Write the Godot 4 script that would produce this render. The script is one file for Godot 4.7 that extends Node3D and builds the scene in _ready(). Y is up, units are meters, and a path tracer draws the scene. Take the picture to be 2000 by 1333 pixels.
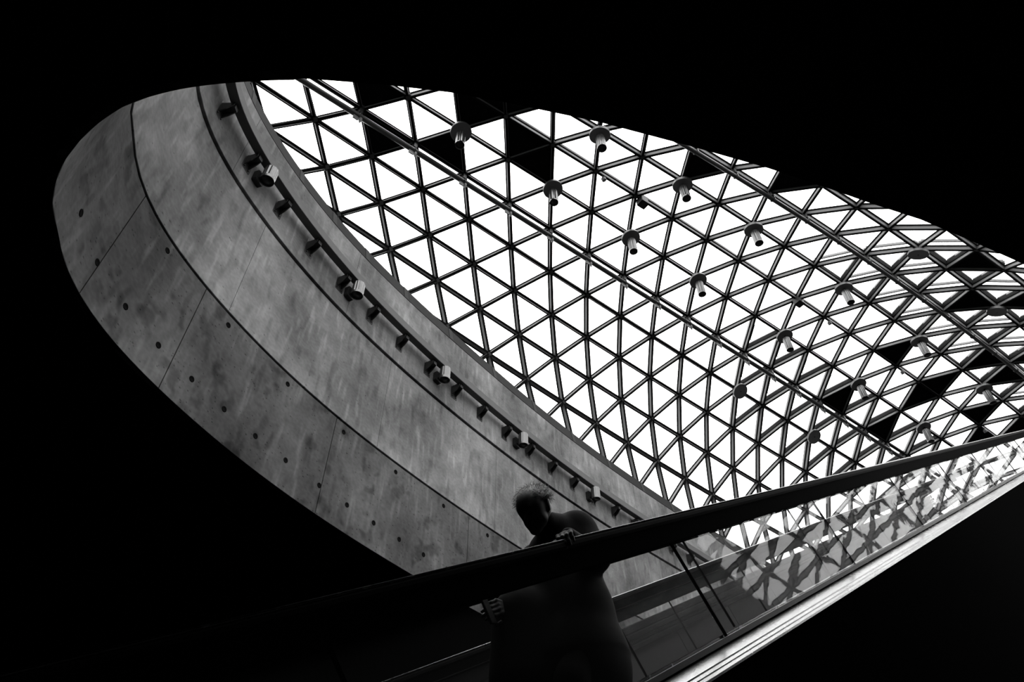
extends Node3D
# An oval opening in a dark ceiling: a round concrete wall, a glazed steel vault above it, escalators rising through it.

const EYE := 1.6                      # camera height above the lower floor
const CEIL := 4.172 + EYE             # underside of the ceiling slab
const TIER1 := 5.6 + EYE              # joints of the concrete wall
const TIER2 := 7.25 + EYE
const PLAZA := 8.1 + EYE              # ground outside the wall

var M := {}
var used := {}

# ------------------------------------------------------------------ mesh building
class MB:
	var v := PackedVector3Array()
	var uv := PackedVector2Array()
	var has_uv := false
	func tri(a: Vector3, b: Vector3, c: Vector3) -> void:
		v.append(a); v.append(b); v.append(c)
		if has_uv:
			for k in 3: uv.append(Vector2.ZERO)
	func tri_uv(a: Vector3, b: Vector3, c: Vector3, ua: Vector2, ub: Vector2, uc: Vector2) -> void:
		has_uv = true
		v.append(a); v.append(b); v.append(c)
		uv.append(ua); uv.append(ub); uv.append(uc)
	func quad(a: Vector3, b: Vector3, c: Vector3, d: Vector3) -> void:
		tri(a, b, c); tri(a, c, d)
	# rings of equal size joined one after the other, each ring closed
	func sweep(rings: Array, caps := true) -> void:
		var n: int = rings[0].size()
		for r in rings.size() - 1:
			for k in n:
				var l := (k + 1) % n
				quad(rings[r][k], rings[r][l], rings[r + 1][l], rings[r + 1][k])
		if caps:
			for r in [0, rings.size() - 1]:
				var c := Vector3.ZERO
				for p in rings[r]: c += p
				c /= n
				for k in n:
					var l := (k + 1) % n
					if r == 0: tri(c, rings[r][l], rings[r][k])
					else: tri(c, rings[r][k], rings[r][l])
	func box(o: Vector3, x: Vector3, y: Vector3, z: Vector3) -> void:   # centre and half axes
		var a := [o - x - y - z, o + x - y - z, o + x + y - z, o - x + y - z]
		var b := [o - x - y + z, o + x - y + z, o + x + y + z, o - x + y + z]
		sweep([a, b])
	func bevel_box(o: Vector3, x: Vector3, y: Vector3, z: Vector3, e: float) -> void:   # box along z with chamfered long edges
		var lx := x.length(); var ly := y.length()
		var ux := x / lx; var uy := y / ly
		var prof := [[-lx + e, -ly], [lx - e, -ly], [lx, -ly + e], [lx, ly - e], [lx - e, ly], [-lx + e, ly], [-lx, ly - e], [-lx, -ly + e]]
		var a := []; var b := []
		for p in prof:
			a.append(o - z + ux * p[0] + uy * p[1]); b.append(o + z + ux * p[0] + uy * p[1])
		sweep([a, b])
	func tube(path: Array, r, n := 10) -> void:
		var rings := []
		var side := Vector3.ZERO
		for k in path.size():
			var t: Vector3 = (path[min(k + 1, path.size() - 1)] - path[max(k - 1, 0)]).normalized()
			if side == Vector3.ZERO:
				side = t.cross(Vector3.UP if absf(t.y) < 0.9 else Vector3.RIGHT).normalized()
			side = (side - t * side.dot(t)).normalized()
			var up := t.cross(side)
			var ring := []
			var rad: float = r[k] if r is Array else r
			for q in n:
				var a := TAU * q / n
				ring.append(path[k] + (side * cos(a) + up * sin(a)) * rad)
			rings.append(ring)
		sweep(rings)
	# profile of (radius, height) pairs turned round an axis; flutes > 0 gives vertical ribs of that depth
	func lathe(o: Vector3, axis: Vector3, prof: Array, n := 20, flute := 0.0) -> void:
		var x := axis.cross(Vector3.RIGHT if absf(axis.x) < 0.8 else Vector3.UP).normalized()
		var y := axis.cross(x)
		var rings := []
		for p in prof:
			var ring := []
			for q in n:
				var a := TAU * q / n
				var f: float = 1.0 - (flute if q % 2 == 1 and p.size() < 3 else 0.0)
				ring.append(o + axis * p[1] + (x * cos(a) + y * sin(a)) * p[0] * f)
			rings.append(ring)
		sweep(rings)
	func arrays(smooth: bool, flip_test := true) -> Array:
		if flip_test:
			var vol := 0.0
			var c := v[0]
			for k in range(0, v.size(), 3):
				vol += (v[k] - c).cross(v[k + 1] - c).dot(v[k + 2] - c)
			if vol > 0.0:       # Godot's front faces run clockwise
				for k in range(0, v.size(), 3):
					var t := v[k + 1]; v[k + 1] = v[k + 2]; v[k + 2] = t
					if has_uv:
						var u := uv[k + 1]; uv[k + 1] = uv[k + 2]; uv[k + 2] = u
		var st := SurfaceTool.new()
		st.begin(Mesh.PRIMITIVE_TRIANGLES)
		st.set_smooth_group(0 if smooth else -1)
		for k in v.size():
			if has_uv: st.set_uv(uv[k])
			st.add_vertex(v[k])
		st.generate_normals()
		return st.commit_to_arrays()
	func mesh(mat: Material, smooth := false, flip_test := true) -> ArrayMesh:
		var m := ArrayMesh.new()
		m.add_surface_from_arrays(Mesh.PRIMITIVE_TRIANGLES, arrays(smooth, flip_test))
		m.surface_set_material(0, mat)
		return m

func put(called: String, mesh: Mesh, parent: Node = null) -> MeshInstance3D:
	var o := MeshInstance3D.new()
	o.mesh = mesh
	return hang(o, called, parent)

func hang(o: Node3D, called: String, parent: Node = null):
	var p: Node = parent if parent else self
	var key := called if p == self else called + "@" + str(p.get_instance_id())
	var k: int = used.get(key, -1) + 1
	used[key] = k
	o.name = called if k == 0 else "%s_%03d" % [called, k]
	p.add_child(o, true)
	return o

func thing(called: String, label: String, category := "", group := "", kind := "") -> Node3D:
	var o: Node3D = hang(Node3D.new(), called)
	tag(o, label, category, group, kind)
	return o

func tag(o: Node, label := "", category := "", group := "", kind := "") -> void:
	if label: o.set_meta("label", label)
	if category: o.set_meta("category", category)
	if group: o.set_meta("group", group)
	if kind: o.set_meta("kind", kind)

func mat(srgb: float, rough := 0.6, metal := 0.0, spec := 0.5) -> StandardMaterial3D:
	var m := StandardMaterial3D.new()
	m.albedo_color = Color(srgb, srgb, srgb)
	m.roughness = rough
	m.metallic = metal
	m.metallic_specular = spec
	return m

# ------------------------------------------------------------------ the shape of the place
const WALL_POLY := [0.05764, 0.16808, 0.12129, -0.04429, -0.00347, 0.21292, 0.67555, 0.61141]
var wall_pts := PackedVector2Array()      # plan of the wall (x, z), from behind its left end to the right
var wall_len := PackedFloat32Array()      # arc length of each point; 0 at azimuth -52

func wall_radius(az: float) -> float:
	var r := 0.0
	for c in WALL_POLY: r = r * az / 30.0 + c
	return exp(r) * 5.6

# plan of the ceiling opening on its near side, metres
const NEAR_RIM := [[-2.86, -2.25], [-2.63, -2.10], [-2.41, -1.995], [-1.985, -1.893], [-1.31, -1.852], [-0.80, -1.893], [-0.39, -1.943], [0.0, -2.018], [0.567, -2.143], [1.2, -2.318], [1.768, -2.485], [2.16, -2.619], [2.577, -2.769], [3.0, -2.911], [3.478, -3.111], [3.978, -3.328]]

func plan_setup() -> void:
	var pts := []
	var ctl := PackedVector2Array()       # the tight left end, smoothed by corner cutting
	for p in [[-0.80, -1.893], [-1.31, -1.852], [-1.985, -1.893], [-2.41, -1.995], [-2.63, -2.10], [-2.86, -2.25], [-3.10, -2.46], [-3.26, -2.68], [-3.335, -2.83], [-3.385, -3.03]]:
		ctl.append(Vector2(p[0], p[1]))
	for az in [-47.0, -46.0]:
		ctl.append(Vector2(sin(deg_to_rad(az)), -cos(deg_to_rad(az))) * wall_radius(az))
	for round in 3:
		var cut := PackedVector2Array([ctl[0]])
		for k in ctl.size() - 1:
			cut.append(ctl[k].lerp(ctl[k + 1], 0.25)); cut.append(ctl[k].lerp(ctl[k + 1], 0.75))
		cut.append(ctl[ctl.size() - 1])
		ctl = cut
	for p in ctl:
		if p.x < -1.3: pts.append(p)
	var n0 := pts.size()
	for k in 301:
		var az := -45.9 + 69.9 * k / 300.0
		var r := wall_radius(az)
		pts.append(Vector2(r * sin(deg_to_rad(az)), -r * cos(deg_to_rad(az))))
	var s := 0.0
	for k in pts.size():
		if k > 0: s += (pts[k] - pts[k - 1]).length()
		wall_pts.append(pts[k]); wall_len.append(s)
	var off := wall_len[n0] + 0.09
	off = wall_len[n0] - 1.04
	for k in wall_len.size(): wall_len[k] -= off

func wall_at(s: float) -> Array:          # [plan point, unit normal towards the opening]
	var k := clampi(wall_len.bsearch(s), 1, wall_len.size() - 1)
	var t := (s - wall_len[k - 1]) / (wall_len[k] - wall_len[k - 1])
	var p := wall_pts[k - 1].lerp(wall_pts[k], t)
	var a := wall_pts[maxi(k - 3, 0)]; var b := wall_pts[mini(k + 2, wall_pts.size() - 1)]
	var d := (b - a).normalized()
	return [p, Vector2(-d.y, d.x)]

const TIER3 := 1008.0                 # the coping climbs a little from left to right: heights above 1000 are counted from that line
const WALLTOP := 1008.32
func wall_xyz(s: float, y: float, out: float) -> Vector3:
	if y > 1000.0: y = y - 1000.0 + EYE + 0.57 + 0.25 * smoothstep(1.5, 8.5, s)
	var w := wall_at(s)
	var q: Vector2 = w[0] + w[1] * out
	return Vector3(q.x, y, q.y)

# a curved slab on the wall between two arc lengths and two heights, from depth a to depth b in front of the wall line
func wall_patch(mb: MB, s0: float, s1: float, y0: float, y1: float, a: float, b: float, step := 0.22, lean := 0.0, e := 0.0) -> void:
	var n := maxi(1, int(ceil((s1 - s0) / step)))
	var rings := []
	for k in n + 1:
		var s := s0 + (s1 - s0) * k / n
		rings.append([wall_xyz(s, y0, a), wall_xyz(s, y0, b - e), wall_xyz(s, y0 + e, b), wall_xyz(s, y1 - e, b - lean), wall_xyz(s, y1, b - lean - e), wall_xyz(s, y1, a)] if e > 0.0 else [wall_xyz(s, y0, a), wall_xyz(s, y0, b), wall_xyz(s, y1, b - lean), wall_xyz(s, y1, a)])
	mb.sweep(rings)
	mb.has_uv = true
	mb.uv.resize(0)
	for p in mb.v: mb.uv.append(wall_uv(p))

func wall_uv(p: Vector3) -> Vector2:
	# along the wall by azimuth table, up by height
	var best := 0; var bd := 1e9
	var q := Vector2(p.x, p.z)
	var lo := 0; var hi := wall_pts.size() - 1
	for k in range(lo, hi + 1, 8):
		var d := q.distance_squared_to(wall_pts[k])
		if d < bd: bd = d; best = k
	for k in range(maxi(best - 8, 0), mini(best + 9, hi + 1)):
		var d := q.distance_squared_to(wall_pts[k])
		if d < bd: bd = d; best = k
	return Vector2((wall_len[best] + 2.0) / 26.0, 1.0 - (p.y - CEIL) / 5.0)

# the glazed vault: node (i, j) of its triangular lattice
const VAULT := [[6.249, 17.9924, -14.8942], [-0.4573, -1.2306, -7.3975], [-0.0458, -2.964, 0.471], [0.4379, 0.0243, 0.9494], [0.0371, 0.0957, -0.0811], [12.4445, 0.2808, -9.066], [-1.1623, -1.1305, -0.7868], [0.1133, -0.2074, 0.8565], [-0.6154, -0.7732, 0.6824], [0.2468, 0.0621, 1.1831]]

func vault(i: float, j: float) -> Vector3:
	if j < -6.5:                          # beyond the picture the shell runs on nearly straight
		var d := j + 6.5
		return vault(i, -6.5) + (vault(i, -6.0) - vault(i, -6.5)) * 2.0 * d - Vector3(0, 0.018, 0) * d * d
	var u := (i - 8.0) / 10.0
	var w := (j + 1.0) / 5.0
	var b := [1.0, w, w * w, w * w * w, w * w * w * w, u, u * w, u * w * w, u * u, u * u * w]
	var p := Vector3.ZERO
	for k in 10: p += Vector3(VAULT[k][0], VAULT[k][1], VAULT[k][2]) * b[k]
	return p + Vector3(0, EYE, 0)

func vault_normal(i: float, j: float) -> Vector3:     # pointing outwards, to the sky
	var n := (vault(i + 0.5, j) - vault(i - 0.5, j)).cross(vault(i, j + 0.5) - vault(i, j - 0.5)).normalized()
	return n if n.y > 0 else -n

# escalator frame: s along the run on plan, p away from the camera, c height above a line of the incline through the eye
const DH := Vector3(0.77392614, 0, -0.63327587)
const NH := Vector3(-0.63327587, 0, -0.77392614)
const SLOPE := 0.53390
func esc(s: float, c: float, p: float) -> Vector3:
	return DH * s + NH * p + Vector3(0, EYE + c + s * SLOPE, 0)

func seen_size(p: Vector3, size: float) -> float:      # rough size in the picture, 0 outside it or behind the ceiling
	var q := p - Vector3(0, EYE, 0)
	var z := (q.y - q.z) * 0.70711
	if z < 0.5: return 0.0
	var x := q.x / z * 1333.0
	var y := (q.y + q.z) * 0.70711 / z * 1333.0
	if absf(x) > 1040 or absf(y) > 700: return 0.0
	var k := 4.172 / q.y
	if not Geometry2D.is_point_in_polygon(Vector2(q.x * k, q.z * k), opening): return 0.0
	return size / z * 1333.0

var opening := PackedVector2Array()

# ------------------------------------------------------------------ textures
func noise(freq: float, sd: int, oct := 4) -> FastNoiseLite:
	var n := FastNoiseLite.new()
	n.noise_type = FastNoiseLite.TYPE_SIMPLEX_SMOOTH
	n.frequency = freq
	n.seed = sd
	n.fractal_octaves = oct
	return n

func noise_img(w: int, h: int, sx: float, sy: float, sd: int, oct := 4) -> PackedByteArray:
	# noise stretched by sx and sy pixels per feature
	var im := noise(1.0 / 8.0, sd, oct).get_image(maxi(8, int(w * 8.0 / sx)), maxi(8, int(h * 8.0 / sy)), false, false, false)
	im.convert(Image.FORMAT_L8)
	im.resize(w, h, Image.INTERPOLATE_CUBIC)
	return im.get_data()

func concrete_texture() -> Array:
	var w := 2048; var h := 512
	var drips := noise_img(w, h, 15, 62, 3, 2)
	var wisps := noise_img(w, h, 11, 95, 11, 3)
	var cloud := noise_img(w, h, 130, 190, 5, 4)
	var mottle := noise_img(w, h, 26, 34, 15, 3)
	var fine := noise_img(w, h, 6, 6, 9, 3)
	var fill := noise_img(w, h, 70, 90, 21, 2)
	var data := PackedByteArray(); data.resize(w * h)
	var bump := PackedByteArray(); bump.resize(w * h)
	for k in w * h:
		var d := drips[k] / 255.0
		var s := wisps[k] / 255.0
		var c := cloud[k] / 255.0
		var f := fine[k] / 255.0
		var g := fill[k] / 255.0
		var m := mottle[k] / 255.0
		var dark := smoothstep(0.48, 0.80, d) * smoothstep(0.36, 0.60, g)
		var light := smoothstep(0.52, 0.85, s) * (0.3 + 0.7 * smoothstep(0.62, 0.40, g))
		var t := 0.575 + (c - 0.5) * 0.42 - dark * 0.09 + light * 0.13 + (m - 0.5) * 0.14 + (f - 0.5) * 0.09
		var row := k / w
		var y := 1.0 - float(row) / h          # 0 at the foot of the wall, 1 five metres up
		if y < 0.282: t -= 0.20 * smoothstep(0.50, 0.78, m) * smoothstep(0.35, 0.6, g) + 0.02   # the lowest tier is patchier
		data[k] = clampi(int(t * 255.0), 0, 255)
		bump[k] = clampi(int(128 + (f - 0.5) * 120 - dark * 30), 0, 255)
	var rng := RandomNumberGenerator.new()
	rng.seed = 77
	for k in 2600:                           # blow holes, most of them low down
		var y := int(h * (1.0 - 0.30 * rng.randf())) if k < 1700 else rng.randi_range(0, h - 1)
		var x := rng.randi_range(1, w - 2)
		y = clampi(y, 1, h - 2)
		var q := y * w + x
		var deep := rng.randi_range(40, 90)
		data[q] = maxi(0, data[q] - deep); bump[q] = 20
		if rng.randf() < 0.3: data[q + 1] = maxi(0, data[q + 1] - deep / 2)
	var out := []
	for b in [data, bump]:
		var im := Image.create_from_data(w, h, false, Image.FORMAT_L8, b)
		out.append(ImageTexture.create_from_image(im))
	return out

func noise_tex(w: int, h: int, sx: float, sy: float, sd: int, lo: float, hi: float, normal := 0.0) -> ImageTexture:
	var d := noise_img(w, h, sx, sy, sd, 3)
	for k in d.size(): d[k] = int(255.0 * lerpf(lo, hi, d[k] / 255.0))
	var im := Image.create_from_data(w, h, false, Image.FORMAT_L8, d)
	if normal > 0.0:
		im.convert(Image.FORMAT_RGBA8)
		im.bump_map_to_normal_map(normal)
	return ImageTexture.create_from_image(im)

func materials() -> void:
	var ct := concrete_texture()
	var c := mat(1.0, 0.85, 0.0, 0.3)
	c.albedo_texture = ct[0]
	c.heightmap_enabled = true; c.heightmap_texture = ct[1]; c.heightmap_scale = 0.5
	M.concrete = c
	c.albedo_color = Color(0.80, 0.80, 0.80)
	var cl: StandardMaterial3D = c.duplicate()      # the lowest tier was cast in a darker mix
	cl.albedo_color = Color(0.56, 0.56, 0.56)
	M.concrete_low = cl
	M.backing = mat(0.10, 0.9, 0.0, 0.2)
	M.hole = mat(0.06, 0.95, 0.0, 0.1)
	M.coping = mat(0.13, 0.6, 0.0, 0.15)
	M.coping_joint = mat(0.20, 0.6, 0.0, 0.15)
	M.rail = mat(0.34, 0.5, 0.0, 0.3)
	M.bracket = mat(0.16, 0.5, 0.2, 0.4)
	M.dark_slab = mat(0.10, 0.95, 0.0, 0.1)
	M.dark_floor = mat(0.13, 0.9, 0.0, 0.15)
	M.plaza = mat(0.45, 0.9, 0.0, 0.3)
	M.steel = mat(0.50, 0.45, 0.0, 0.4)
	M.gasket = mat(0.06, 0.7, 0.0, 0.2)
	M.hub = mat(0.25, 0.5, 0.0, 0.4)
	M.frame = mat(0.52, 0.5, 0.0, 0.4)
	M.blind = mat(0.06, 0.9, 0.0, 0.1)
	M.wire = mat(0.75, 0.5)
	M.pipe = mat(0.30, 0.35, 0.0, 0.5)
	M.lamp_metal = mat(0.42, 0.28, 0.8, 0.5)
	M.lamp_plate = mat(0.42, 0.45, 0.0, 0.5)
	M.lamp_dark = mat(0.08, 0.4, 0.0, 0.4)
	M.black_metal = mat(0.09, 0.5, 0.0, 0.4)
	var g := mat(0.9, 0.02)
	g.transparency = BaseMaterial3D.TRANSPARENCY_ALPHA
	g.albedo_color = Color(0.75, 0.75, 0.75, 0.03)
	M.pane = g
	var b := mat(0.9, 0.0, 0.0, 0.26)
	b.transparency = BaseMaterial3D.TRANSPARENCY_ALPHA
	b.albedo_color = Color(0.5, 0.5, 0.5, 0.03)
	b.normal_enabled = true
	b.normal_texture = noise_tex(512, 512, 60, 60, 31, 0.0, 1.0, 3.0)
	b.normal_scale = 0.04
	b.uv1_triplanar = true
	b.uv1_world_triplanar = true
	b.uv1_scale = Vector3(0.35, 0.35, 0.35)
	M.balustrade = b
	var b2: StandardMaterial3D = b.duplicate()      # inner glass, coated
	b2.metallic_specular = 0.05
	b2.normal_enabled = false
	M.inner_glass = b2
	M.rubber = mat(0.04, 0.6, 0.0, 0.1)
	M.profile = mat(0.03, 0.8, 0.0, 0.05)
	var ss := mat(0.64, 0.30, 1.0, 0.5)
	ss.roughness_texture = noise_tex(512, 512, 40, 90, 41, 0.75, 1.0)
	ss.uv1_triplanar = true
	ss.uv1_world_triplanar = true
	M.stainless = ss
	M.cladding = mat(0.015, 0.9, 0.0, 0.02)
	M.step = mat(0.20, 0.6, 0.3, 0.4)
	var pp := mat(0.13, 0.6, 0.0, 0.2)
	M.parapet = pp
	M.coat = mat(0.04, 0.85, 0.0, 0.3)
	M.trousers = mat(0.07, 0.9, 0.0, 0.2)
	M.skin = mat(0.22, 0.6, 0.0, 0.4)
	M.hair = mat(0.78, 0.6, 0.0, 0.4)
	M.leather = mat(0.06, 0.5, 0.0, 0.4)

# ------------------------------------------------------------------ the scene
func _ready() -> void:
	var cam := Camera3D.new()
	cam.name = "camera"
	cam.fov = rad_to_deg(2.0 * atan(666.5 / 1333.0))
	cam.near = 0.05; cam.far = 300.0
	add_child(cam)
	cam.position = Vector3(0, EYE, 0)
	cam.rotation_degrees = Vector3(45, 0, 0)
	cam.current = true
	var env := Environment.new()
	env.background_mode = Environment.BG_SKY
	var sky := Sky.new()
	var pm := ProceduralSkyMaterial.new()
	pm.sky_top_color = Color(1, 1, 1); pm.sky_horizon_color = Color(0.73, 0.73, 0.73)
	pm.sky_curve = 0.2
	pm.ground_bottom_color = Color(0.06, 0.06, 0.06); pm.ground_horizon_color = Color(0.2, 0.2, 0.2)
	pm.sky_energy_multiplier = 2.0
	sky.sky_material = pm
	env.sky = sky
	env.tonemap_mode = Environment.TONE_MAPPER_LINEAR
	env.tonemap_exposure = 1.0
	env.sdfgi_enabled = true; env.ssao_enabled = true; env.ssil_enabled = true
	var we := WorldEnvironment.new()
	we.name = "world_environment"
	we.environment = env
	add_child(we)

	plan_setup()
	for p in wall_pts: opening.append(p)
	# the far right end of the opening, beyond the frame, then the near side back to the start
	var last := wall_pts[wall_pts.size() - 1]
	for q in [Vector2(12.5, -21.5), Vector2(16.5, -20.5), Vector2(18.0, -17.0), Vector2(17.0, -13.0), Vector2(14.0, -9.2), Vector2(10.0, -6.3), Vector2(7.0, -4.7)]:
		opening.append(q)
	for k in range(NEAR_RIM.size() - 1, 3, -1): opening.append(Vector2(NEAR_RIM[k][0], NEAR_RIM[k][1]))
	materials()
	build_shell()
	build_wall()
	build_roof()
	build_escalators()
	build_fittings()
	build_person()

func build_shell() -> void:
	# ceiling slab with the oval opening
	var mb := MB.new()
	var c := Vector2(3.5, -7.5)
	var out := PackedVector2Array()
	var inn := opening
	var n := inn.size()
	for p in inn:
		var d := (p - c).normalized()
		var r := 60.0
		var t: float = minf(r / maxf(absf(d.x), 1e-3), r / maxf(absf(d.y), 1e-3))
		out.append(c + d * t)
	var h := CEIL + 0.22
	for k in n:
		var l := (k + 1) % n
		var a := Vector3(inn[k].x, CEIL, inn[k].y); var b := Vector3(inn[l].x, CEIL, inn[l].y)
		var ao := Vector3(out[k].x, CEIL, out[k].y); var bo := Vector3(out[l].x, CEIL, out[l].y)
		var up := Vector3(0, h - CEIL, 0)
		var thick := Vector3(0, 0.22, 0)
		var ai := a; var bi := b
		mb.quad(ai, bi, bo, ao)
		var ac := (inn[k] - c).normalized() * 0.15; var bc := (inn[l] - c).normalized() * 0.15
		var at := ai + thick + Vector3(ac.x, 0, ac.y); var bt := bi + thick + Vector3(bc.x, 0, bc.y)
		mb.quad(at, ao + thick, bo + thick, bt)
		mb.quad(ai, at, bt, bi)
		mb.quad(ao, bo, bo + thick, ao + thick)
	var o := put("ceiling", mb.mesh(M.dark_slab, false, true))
	tag(o, "black ceiling slab with one large oval opening", "ceiling", "", "structure")
	var f := MB.new()
	f.box(Vector3(3.5, -0.15, -7.5), Vector3(59, 0, 0), Vector3(0, 0.15, 0), Vector3(0, 0, 59))
	tag(put("floor", f.mesh(M.dark_floor)), "dark floor of the lower hall under the ceiling", "floor", "", "structure")
	var sides := {"wall_far": [Vector3(3.5, 0, -66), Vector3(59, 0, 0), Vector3(0, 0, 0.3)], "wall_behind": [Vector3(3.5, 0, 51), Vector3(59, 0, 0), Vector3(0, 0, 0.3)], "wall_end": [Vector3(-55, 0, -7.5), Vector3(0.3, 0, 0), Vector3(0, 0, 59)], "wall_right": [Vector3(62, 0, -7.5), Vector3(0.3, 0, 0), Vector3(0, 0, 59)]}
	for k in sides:
		var w := MB.new()
		var q: Array = sides[k]
		w.box(q[0] + Vector3(0, CEIL / 2, 0), q[1], Vector3(0, CEIL / 2 - 0.01, 0), q[2])
		tag(put(k, w.mesh(M.dark_slab)), {"wall_far": "dark far wall of the lower hall, out of sight", "wall_behind": "dark wall of the lower hall behind the camera", "wall_end": "dark end wall of the lower hall on the left", "wall_right": "dark end wall of the lower hall on the right"}[k], "wall", "", "structure")

func build_wall() -> void:
	var w := thing("wall_left", "tall curved concrete wall of three tiers rising from the left of the opening", "wall", "", "structure")
	var s_lo := wall_len[0] + 0.02
	var s_hi := wall_len[wall_len.size() - 1] - 0.02
	var back := MB.new()
	wall_patch(back, s_lo, s_hi, CEIL + 0.22, WALLTOP - 0.04, -0.5, -0.07, 0.3)
	var bk := put("backing", back.mesh(M.backing), w)
	var tiers := [
		[CEIL, TIER1 - 0.015, 0.0, 0.006, [s_lo, -0.9, 1.30, 2.49, 4.92, 7.84, 10.78, 13.7, 16.6, s_hi]],
		[TIER1 + 0.012, TIER2 - 0.013, 0.008, 0.003, [s_lo, -0.2, 2.86, 5.72, 8.48, 11.3, 14.1, 16.9, s_hi]],
		[TIER2 + 0.013, TIER3, 0.04, 0.003, [s_lo, -0.4, 2.05, 4.6, 7.5, 10.35, 13.2, 16.2, s_hi]]]
	for t in tiers:
		for k in t[4].size() - 1:
			var mb := MB.new()
			wall_patch(mb, t[4][k] + t[3], t[4][k + 1] - t[3], t[0], t[1], -0.06, t[2], 0.22, 0.0, 0.004)
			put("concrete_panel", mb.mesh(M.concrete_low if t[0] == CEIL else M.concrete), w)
	# tie holes of the formwork in the lowest tier
	var holes := []
	for k in range(-1, 15): holes.append([1.27 + 0.505 * k + (0.08 if k > 6 else 0.0), 4.535 + EYE])
	for k in 9: holes.append([1.86 + 1.075 * k, 5.46 + EYE])
	for q in holes:
		if q[0] > 12: continue
		var a := wall_at(q[0])
		var nn := Vector3(a[1].x, 0, a[1].y)
		var mb := MB.new()
		mb.lathe(wall_xyz(q[0], q[1], -0.004), nn, [[0.034, 0.0], [0.034, 0.008], [0.027, 0.010], [0.022, 0.0062]], 12)
		put("tie_hole", mb.mesh(M.hole, true), w)
	# sheet metal coping along the top
	var cuts := [s_lo, -0.75, 0.55, 1.83, 3.10, 3.93, 4.77, 5.79, 7.05, 8.38, 9.69, 11.04, 12.36, 13.66, 14.89, 16.1, 17.3, s_hi]
	for k in cuts.size() - 1:
		var mb := MB.new()
		wall_patch(mb, cuts[k] + 0.003, cuts[k + 1] - 0.003, TIER3 + 0.01, WALLTOP, -0.45, 0.035, 0.25, 0.06, 0.012)
		var cp := put("coping", mb.mesh(M.coping), w)
		if k > 0:
			var j := MB.new()
			wall_patch(j, cuts[k] - 0.05, cuts[k] + 0.05, TIER3 + 0.008, WALLTOP + 0.004, -0.4, 0.041, 0.25, 0.06, 0.012)
			put("joint_strip", j.mesh(M.coping_joint), cp)

# ------------------------------------------------------------------ glazed vault
const BLINDS := [[0, 0, -1], [0, 0, 0], [1, 1, -1], [0, 2, -2], [1, 2, -3], [0, 3, -3], [0, 3, -2], [1, 3, -2], [0, 7, -4], [0, 9, -5], [0, 14, -6], [0, 15, -5], [0, 16, -6], [1, 14, -3], [1, 16, -3], [0, 16, -2], [0, 17, -4], [0, 18, -5], [0, 18, -4], [1, 18, -3], [0, 19, -2], [0, 20, -3], [1, 13, -1], [1, 15, -1]]
const I0 := -4
const I1 := 30
const J0 := -15
const J1 := 7

func bar_mesh(w: float, d: float) -> ArrayMesh:
	# unit length along x, top at y = 0; a box with chamfered lower edges under a wider black gasket
	var m := MB.new()
	var e := 0.012
	var prof := [[-w / 2, 0.0], [w / 2, 0.0], [w / 2, -d + e], [w / 2 - e, -d], [-w / 2 + e, -d], [-w / 2, -d + e]]
	var a := []; var b := []
	for p in prof:
		a.append(Vector3(-0.5, p[1], p[0])); b.append(Vector3(0.5, p[1], p[0]))
	m.sweep([a, b])
	var mesh := m.mesh(M.steel)
	var g := MB.new()
	g.box(Vector3(0, 0.014, 0), Vector3(0.5, 0, 0), Vector3(0, 0.014, 0), Vector3(0, 0, w / 2 + 0.03))
	g.box(Vector3(0, -d - 0.006, 0), Vector3(0.5, 0, 0), Vector3(0, 0.008, 0), Vector3(0, 0, w / 2 - 0.008))
	mesh.add_surface_from_arrays(Mesh.PRIMITIVE_TRIANGLES, g.arrays(false))
	mesh.surface_set_material(1, M.gasket)
	return mesh

func between(a: Vector3, b: Vector3, n: Vector3, cut: float) -> Transform3D:
	var x := b - a
	var l := x.length() - 2.0 * cut
	var ux := x.normalized()
	var uz := ux.cross(n).normalized()
	return Transform3D(Basis(ux * l, uz.cross(ux), uz), (a + b) / 2)

func append_mesh(arr: Array, mesh: ArrayMesh, t: Transform3D) -> void:
	for s in mesh.get_surface_count():
		if arr.size() <= s:
			var st := SurfaceTool.new()
			arr.append(st)
		arr[s].append_from(mesh, s, t)

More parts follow.
